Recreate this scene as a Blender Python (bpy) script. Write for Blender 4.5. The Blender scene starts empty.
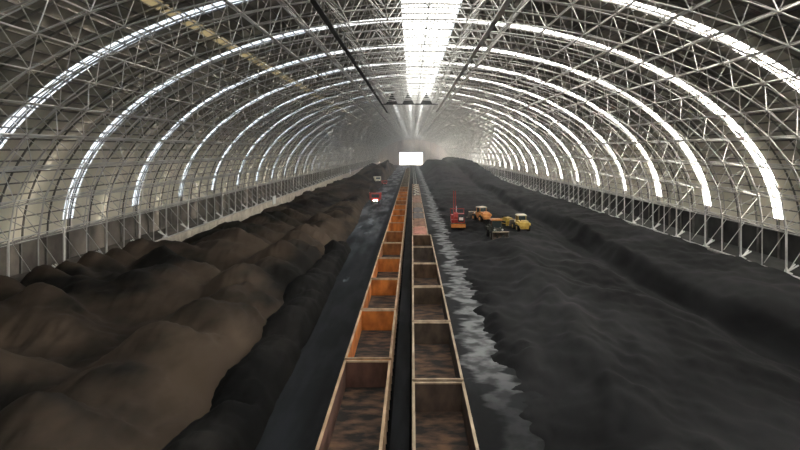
import bpy, bmesh, math, random
import numpy as np
from mathutils import Vector, Matrix
random.seed(7); rng = np.random.default_rng(7)
C = bpy.context.scene.collection
SC = bpy.context.scene
# ------------------------------------------------------------------ camera, world, sun, exposure
CAM_H = 18.0
F = 580.0
cam = bpy.data.cameras.new('camera'); camo = bpy.data.objects.new('camera', cam); C.objects.link(camo)
camo.location = (0, 0, CAM_H); camo.rotation_euler = (math.pi/2, 0, 0)
cam.sensor_width = 36; cam.lens = F/800*36; cam.shift_x = -12/800; cam.shift_y = -75/800
cam.clip_start = .3; cam.clip_end = 3000
SC.camera = camo
SC.view_settings.view_transform = 'Standard'; SC.view_settings.look = 'None'
SC.view_settings.gamma = 1; SC.view_settings.use_curve_mapping = False
SC.view_settings.exposure = 0.2
w = bpy.data.worlds.new('overcast_sky'); SC.world = w; w.use_nodes = True
wb = w.node_tree.nodes['Background']; wb.inputs[0].default_value = (.86, .93, 1, 1); wb.inputs[1].default_value = 2.1
sun = bpy.data.lights.new('sun', 'SUN'); sun.energy = 84; sun.angle = .03; sun.color = (1, .91, .78)
suno = bpy.data.objects.new('sun', sun); C.objects.link(suno)
sd = Vector((1.0, .12, .23)).normalized()          # direction towards the sun: low on the right
suno.rotation_euler = sd.to_track_quat('Z', 'Y').to_euler(); suno.location = (200, 0, 150)
cy = SC.cycles
cy.max_bounces = 7; cy.diffuse_bounces = 5; cy.glossy_bounces = 2; cy.transmission_bounces = 5
cy.transparent_max_bounces = 8; cy.volume_bounces = 1
cy.sample_clamp_indirect = 12; cy.use_denoising = True
cy.caustics_reflective = False; cy.caustics_refractive = False

# ------------------------------------------------------------------ helpers
XC = 1.5                                 # centre line of the hall
A0, B0, H0 = 45.2, 26.4, 7.7             # outer layer of the vault
A1, B1, H1 = 40.9, 21.6, 9.2             # inner layer
Y0, Y1 = -76.8, 700.0
BAY = 4.55
LEDGE = 4.0

def props(o, label=None, cat=None, group=None, kind=None):
    if label: o['label'] = label
    if cat: o['category'] = cat
    if group: o['group'] = group
    if kind: o['kind'] = kind
    return o
def empty(name, loc=(0, 0, 0), rz=0, **k):
    o = bpy.data.objects.new(name, None); C.objects.link(o); o.location = loc; o.rotation_euler = (0, 0, rz)
    return props(o, **k)
def link(name, me, parent=None, mat=None, **k):
    o = bpy.data.objects.new(name, me); C.objects.link(o)
    if parent: o.parent = parent
    if mat and not me.materials: me.materials.append(mat)
    return props(o, **k)

class MB:
    """collects simple solids into one mesh"""
    def __init__(s): s.v = []; s.f = []
    def add(s, vs, fs):
        n = len(s.v); s.v += [tuple(p) for p in vs]; s.f += [tuple(i+n for i in q) for q in fs]; return s
    def box(s, x0, x1, y0, y1, z0, z1):
        return s.add([(x0,y0,z0),(x1,y0,z0),(x1,y1,z0),(x0,y1,z0),(x0,y0,z1),(x1,y0,z1),(x1,y1,z1),(x0,y1,z1)],
                     [(0,3,2,1),(4,5,6,7),(0,1,5,4),(1,2,6,5),(2,3,7,6),(3,0,4,7)])
    def prism(s, pts, x0, x1):
        """outline in (y,z), extruded along x"""
        n = len(pts)
        return s.add([(x0, a, b) for a, b in pts] + [(x1, a, b) for a, b in pts],
                     [tuple(range(n))[::-1], tuple(range(n, 2*n))] + [(i, (i+1) % n, n+(i+1) % n, n+i) for i in range(n)])
    def prismy(s, pts, y0, y1):
        n = len(pts)
        return s.add([(a, y0, b) for a, b in pts] + [(a, y1, b) for a, b in pts],
                     [tuple(range(n)), tuple(range(n, 2*n))[::-1]] + [(i, n+i, n+(i+1) % n, (i+1) % n) for i in range(n)])
    def tube(s, p, q, r, n=6, r2=None, caps=True):
        p = Vector(p); q = Vector(q); d = (q-p)
        if d.length < 1e-6: return s
        d.normalize(); u = d.orthogonal().normalized(); w_ = d.cross(u); r2 = r if r2 is None else r2
        vs = [p+(u*math.cos(t)+w_*math.sin(t))*r for t in [2*math.pi*i/n for i in range(n)]]
        vs += [q+(u*math.cos(t)+w_*math.sin(t))*r2 for t in [2*math.pi*i/n for i in range(n)]]
        fs = [(i, (i+1) % n, n+(i+1) % n, n+i) for i in range(n)]
        if caps: fs += [tuple(range(n))[::-1], tuple(range(n, 2*n))]
        return s.add(vs, fs)
    def wheel(s, c, r, wd, n=18):
        """wheel with a tread shoulder, axis along x"""
        prof = [(-.5, .45), (-.5, .9), (-.36, 1), (.36, 1), (.5, .9), (.5, .45)]
        vs = []; fs = []
        for i in range(n):
            t = 2*math.pi*i/n
            for k, (a, b) in enumerate(prof):
                rr = r*b*(1 if (i % 2 or b < .95) else .96)
                vs.append((c[0]+a*wd, c[1]+rr*math.cos(t), c[2]+rr*math.sin(t)))
        m = len(prof)
        for i in range(n):
            j = (i+1) % n
            for k in range(m-1): fs.append((i*m+k, j*m+k, j*m+k+1, i*m+k+1))
        fs.append(tuple(i*m for i in range(n))[::-1]); fs.append(tuple(i*m+m-1 for i in range(n)))
        return s.add(vs, fs)
    def ball(s, c, r):
        x, y, z = c
        return s.add([(x+r,y,z),(x-r,y,z),(x,y+r,z),(x,y-r,z),(x,y,z+r),(x,y,z-r)],
                     [(0,2,4),(2,1,4),(1,3,4),(3,0,4),(2,0,5),(1,2,5),(3,1,5),(0,3,5)])
    def build(s, name, mat, parent=None, smooth=False, **k):
        me = bpy.data.meshes.new(name); me.from_pydata(s.v, [], s.f)
        me.materials.append(mat)
        if smooth: me.shade_smooth()
        return link(name, me, parent, **k)

def px(p):
    y = max(p[1], .5)
    return (412+F*p[0]/y, 150-F*(p[2]-CAM_H)/y)
def size(pts):
    """how many pixels across a piece shows, zero outside the frame"""
    c = [sum(p[i] for p in pts)/len(pts) for i in range(3)]
    if c[1] < 8: return 0
    a, b = px(c)
    if not (-20 < a < 820 and -20 < b < 470): return 0
    q = [px(p) for p in pts]
    return math.hypot(max(t[0] for t in q)-min(t[0] for t in q), max(t[1] for t in q)-min(t[1] for t in q))

# ------------------------------------------------------------------ materials
def mat(name, col=(.5,.5,.5), rough=.7, metal=0, spec=.3):
    m = bpy.data.materials.new(name); m.use_nodes = True
    b = m.node_tree.nodes['Principled BSDF']
    b.inputs['Base Color'].default_value = (*col, 1); b.inputs['Roughness'].default_value = rough
    b.inputs['Metallic'].default_value = metal; b.inputs['Specular IOR Level'].default_value = spec
    return m
def N(m, t, **k):
    n = m.node_tree.nodes.new(t)
    for a, b in k.items():
        if hasattr(n, a): setattr(n, a, b)
    return n
def noisy(name, c1, c2, scale=(1,1,1), nscale=1.0, rough=.8, detail=5, lo=.35, hi=.65, bump=0, bscale=4, metal=0, spec=.3, gen='Object'):
    m = mat(name, c1, rough, metal, spec); nt = m.node_tree; L = nt.links.new; b = nt.nodes['Principled BSDF']
    tc = N(m, 'ShaderNodeTexCoord'); mp = N(m, 'ShaderNodeMapping'); mp.inputs['Scale'].default_value = scale
    no = N(m, 'ShaderNodeTexNoise'); no.inputs['Scale'].default_value = nscale; no.inputs['Detail'].default_value = detail
    r = N(m, 'ShaderNodeValToRGB'); r.color_ramp.elements[0].position = lo; r.color_ramp.elements[1].position = hi
    r.color_ramp.elements[0].color = (*c1, 1); r.color_ramp.elements[1].color = (*c2, 1)
    if gen == 'World':
        g = N(m, 'ShaderNodeNewGeometry'); L(g.outputs['Position'], mp.inputs[0])
    else: L(tc.outputs[gen], mp.inputs[0])
    L(mp.outputs[0], no.inputs[0]); L(no.outputs['Fac'], r.inputs[0]); L(r.outputs[0], b.inputs['Base Color'])
    if bump:
        n2 = N(m, 'ShaderNodeTexNoise'); n2.inputs['Scale'].default_value = bscale; n2.inputs['Detail'].default_value = 6
        L(mp.outputs[0], n2.inputs[0]); bp = N(m, 'ShaderNodeBump'); bp.inputs['Strength'].default_value = bump
        L(n2.outputs['Fac'], bp.inputs['Height']); L(bp.outputs[0], b.inputs['Normal'])
    return m
def pane_mat(name, col):
    m = bpy.data.materials.new(name); m.use_nodes = True; nt = m.node_tree; nt.nodes.clear(); L = nt.links.new
    o = N(m, 'ShaderNodeOutputMaterial'); t = N(m, 'ShaderNodeBsdfTranslucent'); p = N(m, 'ShaderNodeBsdfTransparent')
    mx = N(m, 'ShaderNodeMixShader'); t.inputs[0].default_value = (*col, 1); p.inputs[0].default_value = (*col, 1); mx.inputs[0].default_value = .08
    L(t.outputs[0], mx.inputs[1]); L(p.outputs[0], mx.inputs[2]); L(mx.outputs[0], o.inputs[0])
    return m
M = {}
M['clad'] = noisy('dusty_cream_cladding_lit_low', (.24,.225,.195), (.34,.32,.27), (.15,.5,.5), 1, .75, gen='World')
# light on the lower vault put into the sheet colour: paler low, darker overhead
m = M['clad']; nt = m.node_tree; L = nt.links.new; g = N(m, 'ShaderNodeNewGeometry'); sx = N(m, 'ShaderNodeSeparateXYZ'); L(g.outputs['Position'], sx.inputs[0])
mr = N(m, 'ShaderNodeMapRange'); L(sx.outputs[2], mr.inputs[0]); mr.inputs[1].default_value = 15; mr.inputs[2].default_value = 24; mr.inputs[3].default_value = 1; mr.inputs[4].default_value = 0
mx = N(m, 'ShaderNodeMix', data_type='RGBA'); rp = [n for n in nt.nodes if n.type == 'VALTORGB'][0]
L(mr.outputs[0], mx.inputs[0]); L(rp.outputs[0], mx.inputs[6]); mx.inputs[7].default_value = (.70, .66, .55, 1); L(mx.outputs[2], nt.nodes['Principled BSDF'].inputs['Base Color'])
M['purlin'] = noisy('galvanised_purlin', (.13,.125,.115), (.20,.19,.175), (1,.1,1), 1, .6, gen='World')
M['steel'] = noisy('painted_grey_steel', (.44,.43,.41), (.62,.61,.58), (.4,.4,.4), 1, .5, gen='World')
M['dsteel'] = noisy('dark_dusty_steel', (.03,.03,.03), (.06,.058,.055), (.4,.4,.4), 1, .6, gen='World')
M['pane'] = pane_mat('fibreglass_skylight', (.93,.95,.97))
M['ochre'] = pane_mat('sunlit_purlin_glow', (.42,.36,.25))  # added panes that imitate warm sunlight on the upper left purlins
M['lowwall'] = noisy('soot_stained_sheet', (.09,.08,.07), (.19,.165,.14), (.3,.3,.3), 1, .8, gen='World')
M['lowdark'] = noisy('shaded_lower_sheet', (.025,.025,.025), (.055,.053,.05), (.3,.3,.3), 1, .85, gen='World')  # shade on the right side put into a darker sheet colour
M['ledgedark'] = noisy('shaded_dusty_ledge', (.022,.022,.022), (.045,.043,.04), (.6,.3,.6), 1, .9, gen='World')  # right ledge: shaded copy of the ledge material
M['dullcon'] = noisy('shaded_concrete', (.10,.10,.095), (.24,.23,.21), (.6,.6,.6), 1, .85, gen='World', bump=.2)  # shadow on the right retaining wall painted as darker concrete
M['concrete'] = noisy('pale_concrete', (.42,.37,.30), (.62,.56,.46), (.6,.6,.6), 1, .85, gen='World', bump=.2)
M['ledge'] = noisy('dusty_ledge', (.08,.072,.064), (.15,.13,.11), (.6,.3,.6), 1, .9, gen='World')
M['end'] = noisy('end_wall_sheet', (.42,.38,.36), (.52,.47,.43), (.3,.3,.02), 1, .8, gen='World')
M['rail'] = mat('rail_steel', (.22,.2,.18), .35, .8)
M['sleeper'] = noisy('sleeper_concrete', (.05,.05,.05), (.1,.1,.09), (1,1,1), 1, .9, gen='World')
M['ballast'] = noisy('black_ballast', (.002,.002,.002), (.006,.006,.006), (1,1,1), 3, .95, gen='World', bump=.6, bscale=6, spec=.03)
M['brown'] = noisy('brown_coal', (.011,.010,.009), (.060,.044,.032), (.075,.06,.25), 1, .92, detail=7, lo=.40, hi=.60, bump=.35, bscale=9, gen='World', spec=.06)
M['dark'] = noisy('black_coal', (.005,.005,.005), (.014,.013,.012), (.12,.12,.2), 1, .9, detail=7, bump=.4, bscale=9, gen='World', spec=.06)
M['bed'] = noisy('grey_black_coal', (.005,.005,.0055), (.022,.022,.023), (.10,.05,.2), 1, .9, detail=8, lo=.36, hi=.66, bump=.35, bscale=7, gen='World', spec=.06)
M['white'] = mat('white_sheet', (.85,.85,.82), .5)
M['tyre'] = mat('black_rubber', (.02,.02,.02), .85)
M['glass'] = mat('dark_cab_glass', (.05,.07,.075), .08, 0, .8)
M['yellow'] = noisy('yellow_machine_paint', (.30,.19,.03), (.48,.33,.07), (1,1,1), 1.5, .45)
M['orange'] = noisy('orange_machine_paint', (.40,.14,.04), (.52,.24,.07), (1,1,1), 1.5, .45)
M['red'] = noisy('red_machine_paint', (.27,.03,.028), (.38,.05,.04), (1,1,1), 1.5, .45)
M['pale'] = mat('pale_roof_paint', (.62,.58,.45), .5)
M['olive'] = noisy('dark_olive_paint', (.03,.035,.03), (.07,.075,.06), (1,1,1), 2, .5)
M['blade'] = noisy('worn_bucket_steel', (.04,.038,.035), (.12,.09,.07), (1,1,1), 2, .5, metal=.3)
M['edge'] = mat('bright_cutting_edge', (.62,.5,.36), .4, .3)
m = mat('headlamp', (1,1,1)); b = m.node_tree.nodes['Principled BSDF']; b.inputs['Emission Color'].default_value = (1,.97,.85,1); b.inputs['Emission Strength'].default_value = 60; M['lamp'] = m

# wagon paint: rust tinted by the object's own colour
m = mat('rusted_wagon_steel', (.3,.12,.04), .8); nt = m.node_tree; L = nt.links.new; b = nt.nodes['Principled BSDF']
oi = N(m, 'ShaderNodeObjectInfo'); g = N(m, 'ShaderNodeNewGeometry'); mp = N(m, 'ShaderNodeMapping'); mp.inputs['Scale'].default_value = (1.2,.5,.7)
no = N(m, 'ShaderNodeTexNoise'); no.inputs['Scale'].default_value = 1; no.inputs['Detail'].default_value = 7
r = N(m, 'ShaderNodeValToRGB'); r.color_ramp.elements[0].position = .32; r.color_ramp.elements[1].position = .66
r.color_ramp.elements[0].color = (.5,.46,.42,1); r.color_ramp.elements[1].color = (1.05,1,.95,1)
mx = N(m, 'ShaderNodeMix', data_type='RGBA', blend_type='MULTIPLY'); mx.inputs[0].default_value = 1
L(g.outputs['Position'], mp.inputs[0]); L(mp.outputs[0], no.inputs[0]); L(no.outputs['Fac'], r.inputs[0])
L(oi.outputs['Color'], mx.inputs[6]); L(r.outputs[0], mx.inputs[7]); L(mx.outputs[2], b.inputs['Base Color']); M['rust'] = m

m = noisy('wagon_floor_residue', (.012,.010,.009), (.13,.07,.04), (.8,1.5,1), 1.0, .9, detail=8, lo=.40, hi=.72, gen='World', bump=.2); M['wfloor'] = m
# yard floor: black asphalt, pale dried dust beside the right track, wet bluish road on the left
m = mat('yard_floor', (.02,.02,.02), .8, 0, .12); nt = m.node_tree; L = nt.links.new; b = nt.nodes['Principled BSDF']
g = N(m, 'ShaderNodeNewGeometry'); sx = N(m, 'ShaderNodeSeparateXYZ'); L(g.outputs['Position'], sx.inputs[0])
def noise(scale, s, d=6):
    mp = N(m, 'ShaderNodeMapping'); mp.inputs['Scale'].default_value = scale; L(g.outputs['Position'], mp.inputs[0])
    n = N(m, 'ShaderNodeTexNoise'); n.inputs['Scale'].default_value = s; n.inputs['Detail'].default_value = d; L(mp.outputs[0], n.inputs[0]); return n.outputs['Fac']
def mth(op, a, c, clamp=False):
    n = N(m, 'ShaderNodeMath', operation=op); n.use_clamp = clamp
    for i, v in enumerate((a, c)):
        if isinstance(v, (int, float)): n.inputs[i].default_value = v
        else: L(v, n.inputs[i])
    return n.outputs[0]
def mrange(v, a, c, d=0, e=1):
    n = N(m, 'ShaderNodeMapRange', interpolation_type='SMOOTHSTEP'); L(v, n.inputs[0])
    for i, q in enumerate((a, c, d, e)): n.inputs[i+1].default_value = q
    return n.outputs[0]
def mixc(f, a, c):
    n = N(m, 'ShaderNodeMix', data_type='RGBA'); L(f, n.inputs[0])
    for i, v in ((6, a), (7, c)):
        if isinstance(v, tuple): n.inputs[i].default_value = (*v, 1)
        else: L(v, n.inputs[i])
    return n.outputs[2]
X = sx.outputs[0]
nz = noise((.12, .28, 1), 1, 8)
xj = mth('ADD', X, mth('MULTIPLY', mth('SUBTRACT', nz, .5), 9.0))
band = mth('MULTIPLY', mrange(xj, 5.0, 5.8), mrange(xj, 7.6, 8.2, 1, 0))
band = mth('MULTIPLY', band, mrange(noise((.5, .5, 1), 1.2, 6), .38, .62, .25, 1))
base = mixc(mrange(noise((.5, .1, 1), 1, 6), .4, .62), (.004,.0044,.005), (.012,.0128,.0145))
band = mth('MULTIPLY', band, mrange(sx.outputs[1], 38, 52, .08, .85))
c = mixc(band, base, (.20,.205,.21))
road = mth('MULTIPLY', mrange(sx.outputs[1], 60, 150, .15, 1), mrange(X, -7.4, -6.4, 1, 0))
wet = mth('MULTIPLY', road, mrange(noise((.3, .05, 1), 1, 5), .25, .72))
c = mixc(wet, c, (.04,.047,.057))
pud = mth('MULTIPLY', mth('MULTIPLY', mrange(X, -13.5, -12), mrange(X, -9.5, -8.6, 1, 0)), mrange(noise((.35, .09, 1), 1, 3), .60, .66))
c = mixc(pud, c, (.16,.18,.2))
L(c, b.inputs['Base Color']); L(mrange(wet, 0, 1, .85, .38), b.inputs['Roughness']); M['floor'] = m

# ------------------------------------------------------------------ setting: ground outside and inside
me = MB().box(-1500, 1500, -1500, 2600, -.4, -.12).build('outside_ground', mat('outside_earth', (.42,.39,.34), .9), kind='structure')
MB().box(XC-46.2, XC+46.2, Y0, Y1+.5, -.10, 0).build('floor', M['floor'], kind='structure')

def ell(t, a, bb, h):                      # t = angle from springing, 0..pi (left to right)
    return (XC-a*math.cos(t), h+bb*math.sin(t))
def arc_points(a, bb, h, n, extra=0):
    """n+1 points equally spaced by arc length"""
    T = np.linspace(0, math.pi, 4001); x = XC-a*np.cos(T); z = h+bb*np.sin(T)
    s = np.concatenate([[0], np.cumsum(np.hypot(np.diff(x), np.diff(z)))])
    q = np.linspace(0, s[-1], n+1); return [(float(np.interp(u, s, x)), float(np.interp(u, s, z))) for u in q]
NP = 84                                     # purlin courses
OUT = arc_points(A0+.75, B0+.75, H0, NP)    # line of the cladding, outside the outer chords
def norm_at(i, P=OUT):
    a = P[max(i-1, 0)]; c = P[min(i+1, len(P)-1)]
    tx, tz = c[0]-a[0], c[1]-a[1]; l = math.hypot(tx, tz); return (-tz/l, tx/l)
# normals pointing outwards (up over the crown)
NRM = [norm_at(i) for i in range(NP+1)]
STRIP = 2.3
sky_y = [74.8+18.2*k for k in range(-9, 35)]
sky_y = [y for y in sky_y if Y0 < y-2 and y+2 < Y1]
ridge = [i for i in range(NP) if abs((OUT[i][0]+OUT[i+1][0])/2-(XC+.5)) < 3.0]
RIDGE_END = 178.0
narrow = {i for i in range(NP) for c_ in (-7.3, -2.6, 2.6) if abs((OUT[i][0]+OUT[i+1][0])/2-XC-c_) < .66}
warm = {i for i in range(NP) if -26 < (OUT[i][0]+OUT[i+1][0])/2-XC < -21.6 and i % 2 == 0}  # courses that get the added panes imitating sunlit purlins

ceil_ = empty('ceiling', (0, 0, 0), kind='structure')
def quad_slab(mb, i, y0, y1, t=.05, inset=0.0, drop=0.0, j=None):
    j = i+1 if j is None else j
    (xa, za), (xb, zb) = OUT[i], OUT[j]; na, nb = NRM[i], NRM[j]
    if inset:
        dx, dz = xb-xa, zb-za; l = math.hypot(dx, dz); dx, dz = dx/l*inset, dz/l*inset
        xa += dx; za += dz; xb -= dx; zb -= dz
    xa -= na[0]*drop; za -= na[1]*drop; xb -= nb[0]*drop; zb -= nb[1]*drop
    v = []
    for y in (y0, y1):
        v += [(xa, y, za), (xb, y, zb), (xb+nb[0]*t, y, zb+nb[1]*t), (xa+na[0]*t, y, za+na[1]*t)]
    mb.add(v, [(0,1,2,3),(7,6,5,4),(1,0,4,5),(3,2,6,7),(0,3,7,4),(2,1,5,6)]); return v

# cladding panels and skylight panes
panels = []; panes = []; ochres = []
edges = sorted(set([Y0, Y1] + [y-STRIP/2 for y in sky_y] + [y+STRIP/2 for y in sky_y]))
for e0, e1 in zip(edges[:-1], edges[1:]):
    is_sky = abs((e1-e0)-STRIP) < .01
    if is_sky:
        ym = (e0+e1)/2
        for i in range(NP):
            if i < 1 or i > NP-2: panels.append((i, i+1, e0, e1)); continue
            panes.append((i, e0, ym-.07)); panes.append((i, ym+.07, e1))
    else:
        n = max(1, round((e1-e0)/4)); st = (e1-e0)/n
        for k in range(n):
            ya, yb = e0+k*st, e0+(k+1)*st
            i = 0
            while i < NP:
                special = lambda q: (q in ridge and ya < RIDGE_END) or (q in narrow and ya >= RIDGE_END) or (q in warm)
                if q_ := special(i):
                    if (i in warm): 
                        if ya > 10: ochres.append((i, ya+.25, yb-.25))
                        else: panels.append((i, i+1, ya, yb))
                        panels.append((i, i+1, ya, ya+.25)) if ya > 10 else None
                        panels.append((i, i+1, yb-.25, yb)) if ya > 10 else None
                    else: panes.append((i, ya, yb))
                    i += 1; continue
                j = i+1
                while j < NP and j-i < 4 and not special(j): j += 1
                panels.append((i, j, ya, yb)); i = j
def slab(i, j, y0, y1, lift):
    mb = MB()
    for q in range(i, j): quad_slab(mb, q, y0-.0, y1, .07, drop=-lift)
    return mb
def split(items, fn, name, mtl, parent, limit=300, minpx=6):
    """the largest-looking pieces become objects, the others one part"""
    built = [fn(it) for it in items]
    sz = [(size(mb.v), k) for k, mb in enumerate(built)]
    top = {k for s_, k in sorted(sz, reverse=True)[:limit] if s_ > minpx}
    rest = MB()
    for k, mb in enumerate(built):
        if k in top: mb.build(name, mtl, parent)
        else: rest.add(mb.v, mb.f)
    if rest.v: rest.build(name+'_field', mtl, parent, kind='stuff')
random.seed(3)
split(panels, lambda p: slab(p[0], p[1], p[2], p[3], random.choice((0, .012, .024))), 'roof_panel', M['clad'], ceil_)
def panefn(p): mb = MB(); quad_slab(mb, p[0], p[1]+.008, p[2]-.008, .012, inset=.045); return mb
split(panes, panefn, 'skylight_pane', M['pane'], ceil_)
split(ochres, panefn, 'added_sun_pane', M['ochre'], ceil_, 150)
# purlins under the cladding and ribs beside the skylights
for i in range(0, NP+1):
    (x, z), n = OUT[i], NRM[i]; t = (n[1], -n[0]); d0, d1, h = .02, .20, .05
    v = []
    for y in (Y0, Y1):
        for a, c_ in ((-d0, -h), (-d0, h), (-d1, h), (-d1, -h)): v.append((x+n[0]*a+t[0]*c_, y, z+n[1]*a+t[1]*c_))
    MB().add(v, [(0,1,2,3),(7,6,5,4),(0,4,5,1),(1,5,6,2),(2,6,7,3),(3,7,4,0)]).build('purlin', M['purlin'], ceil_)
ribs = []
for k in range(-34, 138):
    y = 74.8+BAY*k
    if Y0 < y < Y1: ribs.append(y)
def ribfn(y, d0=.20, d1=.38, hw=.07):
    mb = MB(); v = []
    for i in range(0, NP+1, 1):
        (x, z), n = OUT[i], NRM[i]
        for a, dy in ((-d0, -hw), (-d0, hw), (-d1, hw), (-d1, -hw)): v.append((x+n[0]*a, y+dy, z+n[1]*a))
    fs = []
    for i in range(NP):
        for k in range(4): fs.append((i*4+k, i*4+(k+1) % 4, i*4+4+(k+1) % 4, i*4+4+k))
    return mb.add(v, fs)
for y in ribs: ribfn(y).build('roof_rib', M['purlin'], ceil_)
for y in sky_y: ribfn(y, -.02, .10, .05).build('skylight_mullion', M['purlin'], ceil_)

# ------------------------------------------------------------------ space frame
NI = 26
INN = arc_points(A1, B1, H1, NI)
T2 = arc_points(A0, B0, H0, NI+1)
frame = empty('space_frame', (XC, 0, 0), label='grey steel tube space frame spanning the vaulted hall under the roof sheets', cat='roof truss')
def seg_parts(segs, name, r, mtl=None, limit=300, parent=None, minpx=6):
    parent = parent or frame; mtl = mtl or M['steel']
    unit = MB().tube((0,0,0), (0,0,1), 1, 8, caps=False); um = bpy.data.meshes.new(name); um.from_pydata(unit.v, [], unit.f); um.materials.append(mtl); um.shade_smooth()
    sz = sorted([(size([a, c_]), k) for k, (a, c_) in enumerate(segs)], reverse=True)
    top = {k for s_, k in sz[:limit] if s_ > minpx}
    rest = MB(); off = Vector(parent.location)
    for k, (a, c_) in enumerate(segs):
        a = Vector(a); c_ = Vector(c_)
        if k in top:
            o = link(name, um, parent); d = c_-a
            o.matrix_local = Matrix.Translation(a-off) @ d.to_track_quat('Z', 'Y').to_matrix().to_4x4() @ Matrix.Diagonal((r, r, d.length, 1))
        else: rest.tube(a-off, c_-off, r, 4 if a.y > 150 else 6, caps=False)
    if rest.v: rest.build(name+'_field', mtl, parent, kind='stuff', smooth=True)
kk = [k for k in range(-20, 137) if 74.8+BAY*k < Y1-4]
inn = lambda k, j: (INN[j][0], 74.8+BAY*k, INN[j][1])
out = lambda k, j: (T2[j][0], 74.8+BAY*(k+.5), T2[j][1])
ic, il, oc, ol, wb_, balls = [], [], [], [], [], []
for k in kk:
    for j in range(NI+1):
        if j < NI: ic.append((inn(k, j), inn(k, j+1)))
        if k+1 in kk: il.append((inn(k, j), inn(k+1, j)))
        for dk in (0, -1):
            for dj in (0, 1): wb_.append((inn(k, j), out(k+dk, j+dj)))
        balls.append(inn(k, j))
    for j in range(NI+2):
        if j < NI+1: oc.append((out(k, j), out(k, j+1)))
        if k+1 in kk: ol.append((out(k, j), out(k+1, j)))
seg_parts(ic, 'inner_arch_chord', .075); seg_parts(il, 'inner_long_chord', .055)
seg_parts(oc, 'outer_arch_chord', .06); seg_parts(ol, 'outer_long_chord', .045)
seg_parts(wb_, 'web_strut', .045)
mb = MB()
for c_ in balls: mb.ball((c_[0]-XC, c_[1], c_[2]), .17)
mb.build('node_ball', M['steel'], frame, kind='stuff')
# columns, raking braces and bearings
for side, jj, jo in ((-1, 0, 0), (1, NI, NI+1)):
    cols, slim, brace = [], [], []
    xb = XC+side*A1
    for k in kk:
        y = 74.8+BAY*k
        (cols if k % 2 == 0 else slim).append(((xb, y, LEDGE+.02), (xb, y, H1)))
        brace.append((out(k, jo), (xb+side*.25, y, LEDGE+.35)))
    seg_parts(cols, 'column', .12, limit=80); seg_parts(slim, 'slim_column', .07, limit=80); seg_parts(brace, 'raking_brace', .04, limit=120)
    for k in kk:
        if k % 2: continue
        y = 74.8+BAY*k
        if not 25 < y < 330: continue
        MB().box(xb-.45-XC, xb+.45-XC, y-.45, y+.45, LEDGE, LEDGE+.14).prism([(y-.35,LEDGE+.14),(y+.35,LEDGE+.14),(y+.08,LEDGE+.8),(y-.08,LEDGE+.8)], xb-XC-.04, xb-XC+.04)\
            .tube((xb-XC, y, LEDGE+.14), (xb-XC+side*1.2, y+.3, LEDGE+1.0), .09).tube((xb-XC, y, LEDGE+.14), (xb-XC+side*1.2, y-.3, LEDGE+1.0), .09).build('column_bearing', M['white'], frame)
# two catwalks hung under the vault
for rel in (-9.0, 6.0):
    zc = H1+B1*math.sqrt(1-(rel/A1)**2)-.9
    cw = empty('catwalk', (XC+rel, 0, zc), label=('dark' if rel < 0 else 'light grey')+' narrow inspection catwalk hung under the vault %s of the ridge skylight' % ('left' if rel < 0 else 'right'), cat='catwalk', group='catwalks under the vault')
    MB().box(-.24, .24, -16, 176, -.08, 0).build('deck', M['dsteel' if rel < 0 else 'steel'], cw)
    for s_ in (-.3, .3):
        MB().tube((s_, -16, .9), (s_, 176, .9), .03).build('handrail', M['dsteel' if rel < 0 else 'steel'], cw)
    mb = MB()
    for k in kk:
        y = 74.8+BAY*k
        if y > 176: continue
        for s_ in (-.3, .3): mb.tube((s_, y, -.05), (s_, y, .9), .025, 4)
    mb.build('hanger', M['steel'], cw, kind='stuff')
# three dark gabled ventilator frames where the wide ridge skylight stops
VY = 150.0
for rel in (-6.7, -2.5, 2.2):
    x = XC+rel; z = 31.9
    v = empty('ridge_ventilator', (x, VY, z), label='dark gabled ventilator frame at the ridge, the %s of three' % {-6.7:'left one', -2.5:'middle one', 2.2:'right one'}[rel], cat='ventilator', group='ridge ventilators')
    MB().prismy([(-1.5,-1.9),(-1.15,-1.9),(0,.35),(1.15,-1.9),(1.5,-1.9),(0,.95)], -.25, .25).build('gable_frame', M['dsteel'], v)
    MB().prismy([(-1.15,-1.9),(1.15,-1.9),(0,.35)], -.04, .04).build('gable_sheet', M['dsteel'], v)
mb = MB(); mb.box(XC-9.0, XC+5.2, VY-.2, VY+.2, 29.7, 30.0)
props(mb.build('cross_beam', M['dsteel'], None), 'dark cross beam hanging below the three ridge ventilators', 'beam')

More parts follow.
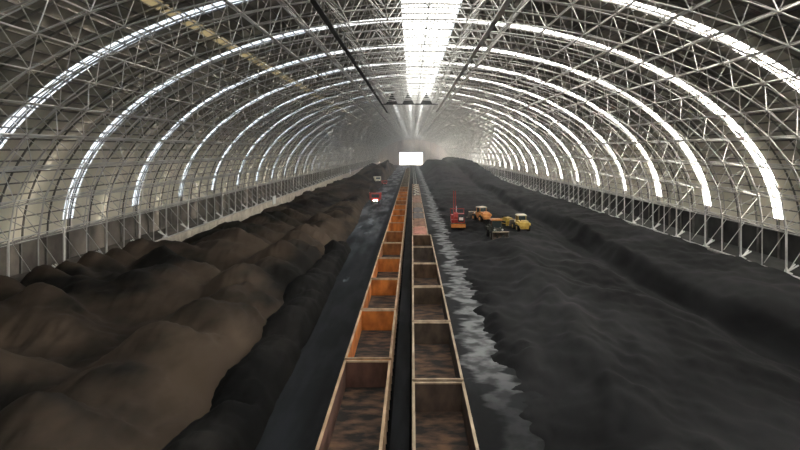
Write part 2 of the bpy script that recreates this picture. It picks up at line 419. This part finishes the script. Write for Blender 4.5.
# ------------------------------------------------------------------ side walls
for side, nm in ((-1, 'left'), (1, 'right')):
    wl = empty('wall_'+nm, (0, 0, 0), kind='structure')
    xo = XC+side*(A0+.75)
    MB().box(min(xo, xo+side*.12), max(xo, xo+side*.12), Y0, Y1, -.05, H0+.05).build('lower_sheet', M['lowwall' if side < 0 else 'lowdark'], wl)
    xi = XC+side*40.3
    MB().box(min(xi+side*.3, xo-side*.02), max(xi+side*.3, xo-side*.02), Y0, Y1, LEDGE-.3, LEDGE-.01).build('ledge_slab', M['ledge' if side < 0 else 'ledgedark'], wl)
    its = [74.8+BAY*k for k in range(-33, 137)]
    def wfn(y): return MB().box(min(xi, xi+side*.28), max(xi, xi+side*.28), y+.05, y+BAY-.05, 0, LEDGE-.16)
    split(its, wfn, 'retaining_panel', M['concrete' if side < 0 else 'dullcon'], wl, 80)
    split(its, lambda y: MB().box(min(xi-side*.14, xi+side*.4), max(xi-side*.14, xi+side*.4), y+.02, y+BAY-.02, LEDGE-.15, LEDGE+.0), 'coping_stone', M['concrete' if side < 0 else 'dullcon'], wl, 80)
    MB().tube((xi+side*.1, -20, LEDGE+.16), (xi+side*.1, Y1-1, LEDGE+.16), .09, 8).build('edge_pipe', M['steel'], wl)
    # outer horizontal girt and light conduit
    MB().box(min(xo-side*.3, xo), max(xo-side*.3, xo), Y0, Y1, H0-.25, H0+.1).build('eaves_girt', M['purlin'], wl)
    mb = MB()
    for y in ribs: mb.box(min(xo-side*.25, xo), max(xo-side*.25, xo), y-.08, y+.08, LEDGE, H0)
    mb.build('wall_post', M['purlin'], wl, kind='stuff')

# end walls (far one with the open doorway)
def arch_wall(name, y, door):
    e = empty(name, (0, 0, 0), kind='structure'); mb = MB(); rb = MB()
    P = [(XC-A0-.8, 0)] + [(p[0], p[1]) for p in OUT] + [(XC+A0+.8, 0)]
    def top(x): 
        r_ = 1-((x-XC)/(A0+.8))**2
        return H0+(B0+.8)*math.sqrt(max(r_, 0))
    xs = sorted(set(list(np.arange(XC-A0-.7, XC+A0+.75, 1.3))+([door[0], door[1]] if door else [])))
    for a, c_ in zip(xs[:-1], xs[1:]):
        zb = door[2] if door and a >= door[0]-.01 and c_ <= door[1]+.01 else 0
        mb.add([(a,y,zb),(c_,y,zb),(c_,y,top(c_)),(a,y,top(a)),(a,y+.2,zb),(c_,y+.2,zb),(c_,y+.2,top(c_)),(a,y+.2,top(a))],
               [(0,1,2,3),(7,6,5,4),(0,4,5,1),(2,6,7,3),(1,5,6,2),(3,7,4,0)])
        rb.box(a-.12, a+.12, y-.18, y, zb, top(a)-.2)
    mb.build('end_sheet', M['end'], e); rb.build('sheet_rib', M['end'], e, kind='stuff')
    if door:
        f = empty('door_1', (0, 0, 0), kind='structure')
        for x in (door[0], door[1]): MB().box(x-.35, x+.35, y-.4, y+.4, 0, door[2]).build('door_post', M['purlin'], f)
        MB().box(door[0]-.35, door[1]+.35, y-.4, y+.4, door[2], door[2]+.7).build('door_header', M['purlin'], f)
    # arched truss just inside the end
    r2 = MB()
    Q = arc_points(A0-2, B0-2, H0, 40)
    for a, c_ in zip(Q[:-1], Q[1:]): r2.tube((a[0], y-1.5, a[1]), (c_[0], y-1.5, c_[1]), .5, 6)
    r2.build('end_arch', M['steel'], e)
arch_wall('wall_far', Y1, (-15.7, 13.3, 15.2))
arch_wall('wall_near', Y0-.2, None)

# ------------------------------------------------------------------ coal
def fbm(x, y, sc, seed, oc=4):
    r_ = np.random.default_rng(seed); h = np.zeros_like(x); a = 1.
    for o in range(oc):
        for q in range(5):
            t = r_.uniform(0, 2*math.pi); p = r_.uniform(0, 6.28, 2); f = 2*math.pi/sc*r_.uniform(.7, 1.4)
            h += a/5*np.sin(f*(x*math.cos(t)+y*math.sin(t))+p[0]+1.3*np.sin(f*.6*(y*math.cos(t)-x*math.sin(t))+p[1]))
        sc /= 2.1; a *= .5
    return h
def mounds(x, y, lst, k=.35):
    """rounded cones at the angle of repose, softly joined"""
    h = np.zeros_like(x)
    for (cx, cy_, hh, sx_, sy_, rot) in lst:
        dx, dy = x-cx, y-cy_; c_, s_ = math.cos(rot), math.sin(rot)
        u = (dx*c_+dy*s_)/sx_; v = (-dx*s_+dy*c_)/sy_
        d = np.sqrt(u*u+v*v+.05)
        m_ = hh*(1.15-d)
        # soft maximum
        q = np.clip(.5+.5*(h-m_)/k, 0, 1); h = m_*(1-q)+h*q+k*q*(1-q)
    return h
def rows(ya, yb, n, p=2.2):
    t = np.linspace(0, 1, n); return ya+(yb-ya)*(t*.12+.88*t**p)
def terrain(name, fn, xa, xb, ys, nx, mtl, **k):
    xs = np.linspace(xa, xb, nx); Xg, Yg = np.meshgrid(xs, ys); Z = fn(Xg, Yg)
    ny = len(ys); v = np.stack([Xg.ravel(), Yg.ravel(), Z.ravel()], 1)
    i = np.arange(ny*nx).reshape(ny, nx); f = np.stack([i[:-1,:-1].ravel(), i[:-1,1:].ravel(), i[1:,1:].ravel(), i[1:,:-1].ravel()], 1)
    me = bpy.data.meshes.new(name); me.from_pydata(v.tolist(), [], f.tolist()); me.materials.append(mtl); me.shade_smooth()
    return link(name, me, None, **k)
ss = lambda v, a, c_: (lambda t: t*t*(3-2*t))(np.clip((v-a)/(c_-a), 0, 1))
ML = []
for y in np.arange(8, 330, 6.6):           # bank along the left wall
    for _ in range(2):
        cx = random.uniform(-36.5, -28) if y > 66 or _ else random.uniform(-38, -34); ML.append((cx, y+random.uniform(-3, 3), random.uniform(4.0, 6.2)*(1 if y < 150 else .85), random.uniform(7, 9.5), random.uniform(6, 9), random.uniform(-.8, .8)))
for y in np.arange(8, 330, 7.4):           # tipped rows in the middle
    cx = random.uniform(-20.5, -17.5); ML.append((cx, y+random.uniform(-1.5, 1.5), random.uniform(4.0, 5.4), random.uniform(5.4, 7.0), random.uniform(5.5, 8), random.uniform(-.5, .2)))
    ML.append((cx+random.uniform(-3.5, 3.5), y+random.uniform(2.5, 4.5), random.uniform(2.4, 4.0), random.uniform(3, 5), random.uniform(3, 5), random.uniform(-.5, .5)))
for y in np.arange(20, 80, 5.0): ML.append((-38.2+random.uniform(-.8, .5), y, random.uniform(6.2, 7.2)-.9*(y > 74), 6.5, random.uniform(5, 6.5), 0))
ML.append((-37.5, 80, 6.6, 6, 5, 0))
MLfar = [(-20, 350, 9, 13, 34, 0), (-27, 400, 9.5, 12, 50, 0), (-17.5, 430, 11.5, 11, 60, 0), (-24, 520, 8, 14, 60, 0), (-28, 300, 6, 9, 30, 0)]
def left_h(x, y):
    h = mounds(x, y, ML, .9)*(1-.35*ss(y, 90, 160)) + .0
    h = np.maximum(h, mounds(x, y, MLfar, 1.2)) 
    h = h + fbm(x, y, 7, 11)*.5*np.clip(h/2, 0, 1) + fbm(x, y, 1.6, 12, 3)*.09
    toe = np.interp(y, [0, 118, 140, 185, 700], [-12.2, -12.2, -12.4, -14.6, -14.6]); near = 1-ss(x, toe-3.2, toe)
    h = np.maximum(h, 1.1+.4*fbm(x, y, 12, 5))*near - .25*(1-near)
    return np.where(x < -39.0, np.maximum(h-2.6*ss(-x, 39, 42.6)-.15, 3.85), h)
terrain('coal_pile', left_h, -42.8, -11.8, rows(12, 640, 520), 210, M['brown'], label='long brownish heap of coal in tipped mounds along the left wall', cat='coal pile', kind='stuff')
MW = [(-12.0+random.uniform(-.5, .5)-(.8 if y > 70 else 0), y, random.uniform(1.7, 3.2), random.uniform(2.5, 3.6), random.uniform(3.5, 9), random.uniform(-.35, .35)) for y in np.cumsum([14]+[random.uniform(2.5, 8.5) for _ in range(18)])]
def wind_h(x, y):
    h = mounds(x, y, MW, .6)+fbm(x, y, 3, 21)*.22
    tt = np.interp(y, [0, 35, 110, 700], [-8.9, -8.9, -10.6, -10.6]); e = ss(x, -16.5, -15)*(1-ss(x, tt-1.3, tt)); return h*e*(1-ss(y, 112, 125))+.0-.3*(1-e)-.15
terrain('coal_windrow', wind_h, -16.8, -8.6, rows(14, 128, 260, 1.6), 80, M['dark'], label='dark rounded windrow of coal between the brown heap and the left road', cat='coal pile', kind='stuff')
def right_h(x, y):
    w1 = ss(x, 31+1.2*np.sin(y*.06), 33.5+1.2*np.sin(y*.06)); w2 = ss(x, 33, 41.5)
    edge = ss(x+fbm(x, y, 6, 33)*1.3, 7.0, 9.4)
    h = .35+.9*ss(x, 9, 20)+.55*fbm(x+.3*y, y*.6, 17, 31)+.22*fbm(x-.35*y, y*.25, 5, 34)+.06*fbm(x, y, 3.2, 32)
    h = h-1.3*np.exp(-((x-30.8-1.2*np.sin(y*.05))/2.2)**2)+1.9*w1+1.0*w2*(1-.3*ss(y, 150, 260))
    h = h+1.1*np.exp(-((x-15.5-.05*(y-60)+fbm(x, y, 14, 37)*1.2)/2.2)**2)*(1-ss(y, 80, 130))
    far = 7.0*ss(y, 240, 430)*(1-ss(y, 600, 660))*ss(x, 7, 17)
    return (np.maximum(h, .12)+far)*edge-.12*(1-edge)
terrain('coal_bed', right_h, 6.2, XC+40.28, rows(12, 660, 460), 170, M['bed'], label='flat grey-black bed of coal covering the floor right of the trains', cat='coal bed', kind='stuff')

# ------------------------------------------------------------------ tracks
for cx, nm in ((-3.15, 'left'), (1.65, 'right')):
    tr = empty('railway_track', (cx, 0, 0), label='railway track under the %s row of open wagons' % nm, cat='track', group='railway tracks')
    MB().prismy([(-1.9,-.05),(1.9,-.05),(1.5,.16),(-1.5,.16)], -20, 700).build('ballast', M['ballast'], tr, kind='stuff')
    mb = MB()
    for k in range(1150): mb.box(-1.25, 1.25, -19+k*.62, -18.76+k*.62, .1, .24)
    mb.build('sleeper', M['sleeper'], tr, kind='stuff')
    for s_ in (-.75, .75): MB().prismy([(s_-.07,.24),(s_+.07,.24),(s_+.02,.28),(s_+.037,.37),(s_+.037,.42),(s_-.037,.42),(s_-.037,.37),(s_-.02,.28)], -20, 698).build('rail', M['rail'], tr)

# ------------------------------------------------------------------ open wagons
def tinted(o, col): o.color = (*col, 1); return o
def make_wagon(W, L_, H, flr=1.25, far=False):
    root = bpy.data.objects.new('open_wagon', None); C.objects.link(root)
    h = W/2; P = []
    for s_ in (-1, 1):
        mb = MB().box(min(s_*h, s_*(h-.07)), max(s_*h, s_*(h-.07)), 0, L_, flr-.1, H-.06)
        o = mb.build('side_wall', M['rust'], root); P.append(o)
        rb = MB(); pm = None
        for k in range(9):
            y = .35+k*(L_-.7)/8
            if far: rb.box(min(s_*h, s_*(h+.09)), max(s_*h, s_*(h+.09)), y-.08, y+.08, flr-.1, H-.1)
            else:
                if pm is None: q_ = MB().box(min(s_*h, s_*(h+.09)), max(s_*h, s_*(h+.09)), -.08, .08, flr-.1, H-.1).build('side_post', M['rust'], root); pm = q_.data; q_.location.y = y
                else: q_ = link('side_post', pm, root); q_.location.y = y
        if far: rb.build('side_post', M['rust'], root, kind='stuff')
        P.append(MB().box(min(s_*(h-.10), s_*(h+.06)), max(s_*(h-.10), s_*(h+.06)), 0, L_, H-.1, H).build('side_rim', M['rust'], root))
    for y in (0, L_-.07):
        P.append(MB().box(-h+.07, h-.07, y, y+.07, flr-.1, H-.06).build('end_wall', M['rust'], root))
        P.append(MB().box(-h-.06, h+.06, y-.04, y+.11, H-.1, H+.01).build('end_rim', M['rust'], root))
    mb = MB().box(-h+.07, h-.07, .07, L_-.07, flr-.12, flr)
    P.append(mb.build('floor_plate', M['wfloor'], root))
    P.append(MB().box(-.35, .35, -.22, L_+.22, flr-.45, flr-.12).build('centre_sill', M['dsteel'], root))
    for yb in (2.0, L_-2.0):
        b_ = MB().box(-1.1, -.9, yb-1.2, yb+1.2, .55, .85).box(.9, 1.1, yb-1.2, yb+1.2, .55, .85).box(-1.0, 1.0, yb-.2, yb+.2, .6, flr-.15).build('bogie', M['dsteel'], root); P.append(b_)
        for ya in (yb-.88, yb+.88):
            wl_ = MB().wheel((-.75, ya, .84), .42, .13, 14).wheel((.75, ya, .84), .42, .13, 14).tube((-.8, ya, .84), (.8, ya, .84), .07).build('wheelset', M['rail'], root)
            P.append(wl_)
    return root
def copy_tree(o):
    r_ = o.copy(); C.objects.link(r_)
    for ch in list(o.children):
        c_ = ch.copy(); C.objects.link(c_); c_.parent = r_
    return r_
def paint(root, inner, rim):
    for ch in root.children:
        n = ch.name.split('.')[0]
        ch.color = (*(rim if 'rim' in n or n == 'side_post' else inner), 1)
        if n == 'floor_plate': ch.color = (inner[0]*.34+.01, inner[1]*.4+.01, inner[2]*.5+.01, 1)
RW, LW = 3.2, 12.45
proto = make_wagon(RW, LW, 3.12)
proto_far = None
first = True
def ordinal(n): return ['nearest','second','third','fourth','fifth','sixth','seventh','eighth','ninth','tenth','eleventh','twelfth','thirteenth','fourteenth','fifteenth','sixteenth','seventeenth','eighteenth','nineteenth','twentieth'][n] if n < 20 else ('twenty-', 'thirty-')[(n-19)//10]+['', 'first','second','third','fourth','fifth','sixth','seventh','eighth','ninth'][(n-19)%10] if (n-19) % 10 else 'thirtieth'
ORG = (.58,.20,.045); BRN = (.20,.105,.06); GRB = (.16,.125,.095); RIMO = (.50,.34,.20); RIMG = (.36,.31,.25)
k = 0; y = 41.0-LW
while y < 480:
    if first: o = proto; first = False
    elif k < 8: o = copy_tree(proto)
    elif proto_far is None: o = proto_far = make_wagon(RW, LW, 3.12, far=True)
    else: o = copy_tree(proto_far)
    o.location = (-3.15, y, 0)
    inner = (.10,.05,.038) if k == 0 else (ORG if k in (1, 2, 3, 6, 7, 8, 9, 11, 12, 13) else (.34,.14,.05) if k < 16 else (.14,.12,.105))
    paint(o, inner, (.42,.30,.2) if k < 16 else RIMG)
    if k < 16:
        cw = 'brown-walled' if k == 0 else 'orange-rusted' if inner == ORG else 'dull brown rusted'
        props(o, 'empty %s open railway wagon, %s from the camera in the left row' % (cw, ordinal(k)), 'railway wagon', 'open wagons of the left row')
    else:
        props(o, 'empty greyish open railway wagon, %s from the camera in the left row' % ordinal(k), 'railway wagon', 'open wagons of the left row')
    k += 1; y += 12.95
k = 0; y = 37.2-LW
while k < 6:
    o = copy_tree(proto); o.location = (1.68, y, 0)
    inner = [(.085,.06,.047), (.085,.065,.05), (.095,.07,.05), (.13,.085,.055), (.09,.072,.058), (.12,.08,.052)][k]
    paint(o, inner, (.42,.34,.25))
    props(o, 'empty dark brown open wagon with pale rim, %s from the camera in the right row' % ordinal(k), 'railway wagon', 'open wagons of the right row')
    k += 1; y += 12.95
small = make_wagon(2.75, LW, 2.85, far=True); f2 = True
yend = 262
while y+LW < yend:
    o = small if f2 else copy_tree(small); f2 = False
    o.location = (1.50, y, 0)
    closed = k == 6 or k >= 13
    inner = [(.20,.10,.07), (.19,.10,.06), (.09,.085,.085), (.085,.08,.08), (.15,.11,.08)][(k-6) % 5]
    paint(o, inner, (.40,.30,.22))
    if closed:
        c1 = MB().box(-1.33, 1.33, .08, LW-.08, 2.25, 2.55).prismy([(-1.33,2.55),(1.33,2.55),(1.0,2.8),(0,2.92),(-1.0,2.8)], .15, LW-.15).build('load_cover', M['rust'], o)
        c1.color = (.36,.16,.12,1)
        if k >= 13:
            for q in range(3):
                s_ = (-.9, .3, -.4)[q]; MB().box(s_, s_+.8, 1.2+q*3.6, 3.0+q*3.6, 2.88, 2.96).build('pale_patch', M['pale'], o)
        lab = 'narrower red-brown covered wagon, %s from the camera in the right row' % ordinal(k)
    else: lab = 'narrower low open wagon, %s from the camera in the right row' % ordinal(k)
    props(o, lab, 'railway wagon', 'narrower wagons of the right row')
    k += 1; y += 12.95

# ------------------------------------------------------------------ machines
def gz(fn, x, y): return float(fn(np.array([[x]]), np.array([[y]]))[0, 0])
def loader(name, x, y, rz, body, label, group=None, roof='pale', s=1.0, bucket_up=.35):
    z = gz(right_h, x, y)
    r_ = empty(name, (x, y, z), rz, label=label, cat='wheel loader', group=group); r_.scale = (s, s, s)
    # front is -y
    P = M[body]
    MB().prism([(-.2,.9),(2.9,.9),(3.1,1.3),(3.0,2.0),(2.2,2.25),(.9,2.3),(-.2,2.0)], -.95, .95).build('engine_hood', P, r_)
    MB().box(-.55, .55, -1.9, -.2, .75, 1.35).prism([(-2.2,.8),(-1.2,.8),(-1.0,1.9),(-1.9,2.0)], -.6, .6).build('front_frame', P, r_)
    MB().box(-.8, .8, 2.6, 3.25, .7, 1.35).build('counterweight', P, r_)
    cab = MB().box(-.8, .8, -.65, 1.0, 1.75, 3.15).build('cab', M['glass'], r_)
    f = MB()
    for a in (-.8, .8):
        for c_ in (-.65, 1.0): f.box(a-.06, a+.06, c_-.06, c_+.06, 1.7, 3.2)
    f.build('cab_post', P, cab)
    MB().box(-.95, .95, -.85, 1.2, 3.15, 3.32).prism([(-.7,3.32),(1.05,3.32),(.9,3.42),(-.55,3.42)], -.8, .8).build('cab_roof', M[roof], r_)
    for a in (-1.05, 1.05):
        for c_ in (-1.55, 1.85):
            wl_ = MB().wheel((a, c_, .78), .78, .6).build('wheel', M['tyre'], r_)
            sx_ = 1 if a > 0 else -1
            MB().tube((a+sx_*.2, c_, .78), (a+sx_*.33, c_, .78), .38, 12).build('hub', P, wl_)
        MB().prism([(.85,1.4),(1.1,1.72),(2.6,1.72),(2.85,1.4),(2.85,1.48),(2.65,1.85),(1.05,1.85),(.78,1.45)], a-.3, a+.3).build('mudguard', P, r_)
    for a in (-.5, .5):
        MB().prism([(-1.2,1.8),(-1.0,2.05),(-2.6,1.6+bucket_up),(-3.5,.75+bucket_up),(-3.35,.5+bucket_up),(-2.5,1.2+bucket_up)], a-.09, a+.09).build('lift_arm', P, r_)
    bk = MB(); u = bucket_up
    out_ = [(-3.4,.15),(-4.7,.02),(-4.7,.08),(-3.5,.25),(-3.25,.65),(-3.35,1.15),(-3.75,1.45),(-3.72,1.52),(-3.28,1.25),(-3.15,.65)]
    bk.prism([(a, c_+u) for a, c_ in out_], -1.4, 1.4)
    for a in (-1.4, 1.34): bk.prism([(-3.2,.1+u),(-4.6,.05+u),(-3.75,1.45+u),(-3.25,1.15+u)], a, a+.06)
    bo = bk.build('bucket', M['blade'], r_)
    MB().box(-1.42, 1.42, -4.85, -4.62, .02+u, .1+u).box(-1.42, 1.42, -3.82, -3.66, 1.46+u, 1.56+u).build('cutting_edge', M['edge'], bo)
    MB().tube((.6, 2.2, 2.2), (.6, 2.2, 2.95), .07, 8).build('exhaust_pipe', M['dsteel'], r_)
    for a in (-.7, .7): MB().tube((a, -2.05, 1.75), (a, -1.9, 1.75), .13, 10).build('headlight', M['white'], r_)
    return r_
# orange and yellow loader, back left
loader('wheel_loader', 16.2, 136, math.radians(200), 'orange', 'orange and yellow wheel loader with pale roof between the red excavator and the other loaders', 'wheel loaders on the coal bed')
loader('wheel_loader', 16.3, 112.5, math.radians(4), 'olive', 'dark wheel loader with orange roof and wide bucket facing the camera', 'wheel loaders on the coal bed', roof='orange', s=1.1, bucket_up=.1)
loader('wheel_loader', 22.5, 120, math.radians(184), 'yellow', 'yellow wheel loader with pale flat roof, rightmost of the machines', 'wheel loaders on the coal bed', s=1.0)
# small yellow bulldozer between the two loaders
x, y = 20.9, 128.5; z = gz(right_h, x, y)
d = empty('bulldozer', (x, y, z), math.radians(25), label='small yellow bulldozer without roof between the dark loader and the rightmost loader', cat='bulldozer')
for a in (-.95, .95):
    MB().prism([(-1.6,.25),(-1.2,.02),(1.3,.02),(1.7,.3),(1.65,.75),(1.2,.95),(-1.2,.9),(-1.6,.65)], a-.26, a+.26).build('track', M['tyre'], d)
MB().prism([(-1.5,.5),(1.4,.5),(1.4,1.35),(.4,1.35),(.2,1.75),(-1.4,1.6)], -.66, .66).build('body', M['yellow'], d)
MB().box(-.55, .55, .5, .7, 1.35, 1.95).box(-.5, .5, .1, .6, 1.35, 1.5).build('seat', M['tyre'], d)
MB().prism([(-2.2,.08),(-2.05,.1),(-1.95,.6),(-2.0,1.1),(-2.2,1.15),(-2.12,.6)], -1.5, 1.5).build('blade', M['yellow'], d)
for a in (-1.3, 1.2): MB().box(a, a+.1, -2.05, .2, .4, .55).build('push_arm', M['yellow'], d)
# red excavator with upright boom
x, y = 10.3, 131; z = gz(right_h, x, y)
e = empty('excavator', (x, y, z), 0, label='red tracked excavator with tall upright boom beside the pale dust strip', cat='excavator')
for a in (-1.35, 1.35):
    MB().prism([(-1.9,.4),(-1.5,.03),(1.5,.03),(1.95,.4),(1.9,.75),(1.5,.95),(-1.5,.95),(-1.9,.75)], a-.3, a+.3).build('track', M['tyre'], e)
MB().box(-1.0, 1.0, -1.2, 1.2, .45, 1.05).tube((0,0,1.0), (0,0,1.25), .8, 16).build('undercarriage', M['dsteel'], e)
MB().prism([(-1.5,1.25),(2.3,1.25),(2.45,1.8),(2.3,2.6),(-.1,2.75),(-.3,2.0),(-1.5,1.9)], -1.45, 1.45).build('house', M['red'], e)
cb = MB().prism([(-1.75,1.35),(-.2,1.35),(-.2,3.2),(-1.35,3.2),(-1.8,2.3)], -.1, 1.35).build('cab', M['glass'], e)
MB().box(-.12, 1.37, -1.45, -.15, 3.2, 3.32).build('cab_roof', M['red'], cb)
MB().box(-.14, -.04, -1.8, -1.68, 1.35, 2.4).box(1.27, 1.37, -1.8, -1.68, 1.35, 2.4).box(-.14, 1.37, -1.82, -1.72, 1.3, 1.5).build('cab_frame', M['red'], cb)
MB().box(.2, 1.1, -1.86, -1.78, 1.9, 2.5).build('sun_screen', M['white'], cb)
MB().box(-1.45, 1.45, -.2, 2.2, 2.75, 2.85).box(-1.7, 1.5, .1, .3, 4.2, 4.36).box(-1.66, -1.54, .1, .25, 2.6, 4.3).box(1.36, 1.46, .1, .25, 2.7, 4.3).build('guard_frame', M['red'], e)
MB().prism([(-1.4,1.9),(-.9,1.9),(-.8,4.6),(-1.0,8.4),(-1.2,8.4),(-1.3,4.6)], -1.05, -.9).build('boom', M['red'], e)
MB().prism([(-1.25,8.4),(-1.0,8.4),(-1.9,3.6),(-2.1,3.6)], -.65, -.5).build('dipper_arm', M['red'], e)
MB().tube((-.35,-1.2,2.2), (-.35,-1.05,5.0), .07, 8).build('hydraulic_ram', M['steel'], e)
bk = MB().prism([(-1.9,3.7),(-2.5,3.4),(-2.9,2.7),(-2.5,2.3),(-2.0,2.6),(-2.1,3.0)], -.95, -.1).build('bucket', M['red'], e)
MB().box(-1.6, 1.6, -2.5, -2.35, .5, 1.15).box(-1.6, 1.6, -2.6, -2.4, .35, .5).build('dozer_blade', M['orange'], e)
for a in (-.9, .7): MB().box(a, a+.2, -2.4, -1.0, .55, .75).build('blade_arm', M['orange'], e)
# red truck with a lit headlamp on the left road
def truck(x, y, z, rz, colr, label, lit, s=1.0, name='dump_truck'):
    t = empty(name, (x, y, z), rz, label=label, cat='truck'); t.scale = (s, s, s)
    MB().prism([(-2.6,.7),(-.9,.7),(-.9,2.75),(-2.2,2.8),(-2.55,1.8)], -1.2, 1.2).build('cab', M[colr], t)
    MB().prism([(-2.53,1.85),(-2.2,2.65),(-2.25,2.68),(-2.58,1.88)], -1.05, 1.05).build('windscreen', M['glass'], t)
    MB().box(-1.15, 1.15, -2.68, -2.5, .55, .95).build('bumper', M['dsteel'], t)
    MB().box(-.5, .5, -2.2, 3.6, .6, .95).build('chassis', M['dsteel'], t)
    MB().prismy([(-1.2,1.05),(1.2,1.05),(1.75,2.9),(1.6,2.9),(1.1,1.2),(-1.1,1.2),(-1.6,2.9),(-1.75,2.9)], -.7, 3.8).box(-1.7, 1.7, -.8, -.65, 1.1, 3.05).build('tipper_body', M[colr], t)
    for a in (-1.0, 1.0):
        for c_ in (-1.7, 1.5, 2.7): MB().wheel((a, c_, .5), .5, .32, 14).build('wheel', M['tyre'], t)
    for a in ((-.35, .35) if lit else (-.8, .8)): MB().tube((a, -2.78, 1.0), (a, -2.62, 1.0), .17, 12).build('headlamp', M['lamp'] if lit else M['white'], t)
    return t
truck(-12.4, 196, .02, math.radians(4), 'red', 'red truck with lit headlamps at the foot of the brown heap', True, 1.2)
truck(-17.4, 292, gz(left_h, -17.4, 292)+.2, math.radians(10), 'pale', 'pale cream truck parked high on the left heap beside the pink one', False, 1.0)
truck(-13.9, 292, gz(left_h, -13.9, 292)+.5, math.radians(10), 'red', 'small reddish truck on the heap right of the pale cream one', False, .8)

# ------------------------------------------------------------------ white sheets on the left wall
for yy, ww, hh, lab in ((161, 3.4, 2.3, 'bright white board standing against the left retaining wall, the nearer of two'), (360, 5, 3.0, 'small bright white board far along the left retaining wall')):
    t = empty('white_board', (XC-40.2, yy, LEDGE-1.2), 0, label=lab, cat='board', group='white boards on the left wall')
    MB().box(0, .08, 0, ww, 0, hh).build('sheet', M['white'], t)
    MB().box(-.02, .12, -.08, 0, -.1, hh+.08).box(-.02, .12, ww, ww+.08, -.1, hh+.08).build('frame', M['steel'], t)

# ------------------------------------------------------------------ dust haze in the air of the hall
hz = bpy.data.materials.new('dust_haze'); hz.use_nodes = True; nt = hz.node_tree; nt.nodes.clear()
o_ = nt.nodes.new('ShaderNodeOutputMaterial'); v_ = nt.nodes.new('ShaderNodeVolumeScatter')
v_.inputs['Color'].default_value = (.93, .95, 1, 1); v_.inputs['Density'].default_value = .0004; v_.inputs['Anisotropy'].default_value = .2
nt.links.new(v_.outputs[0], o_.inputs['Volume'])
props(MB().box(XC-45, XC+45, 125, 698, .05, 34).build('dust_haze', hz), 'thin pale dust haze hanging in the far part of the hall', 'haze', kind='stuff')
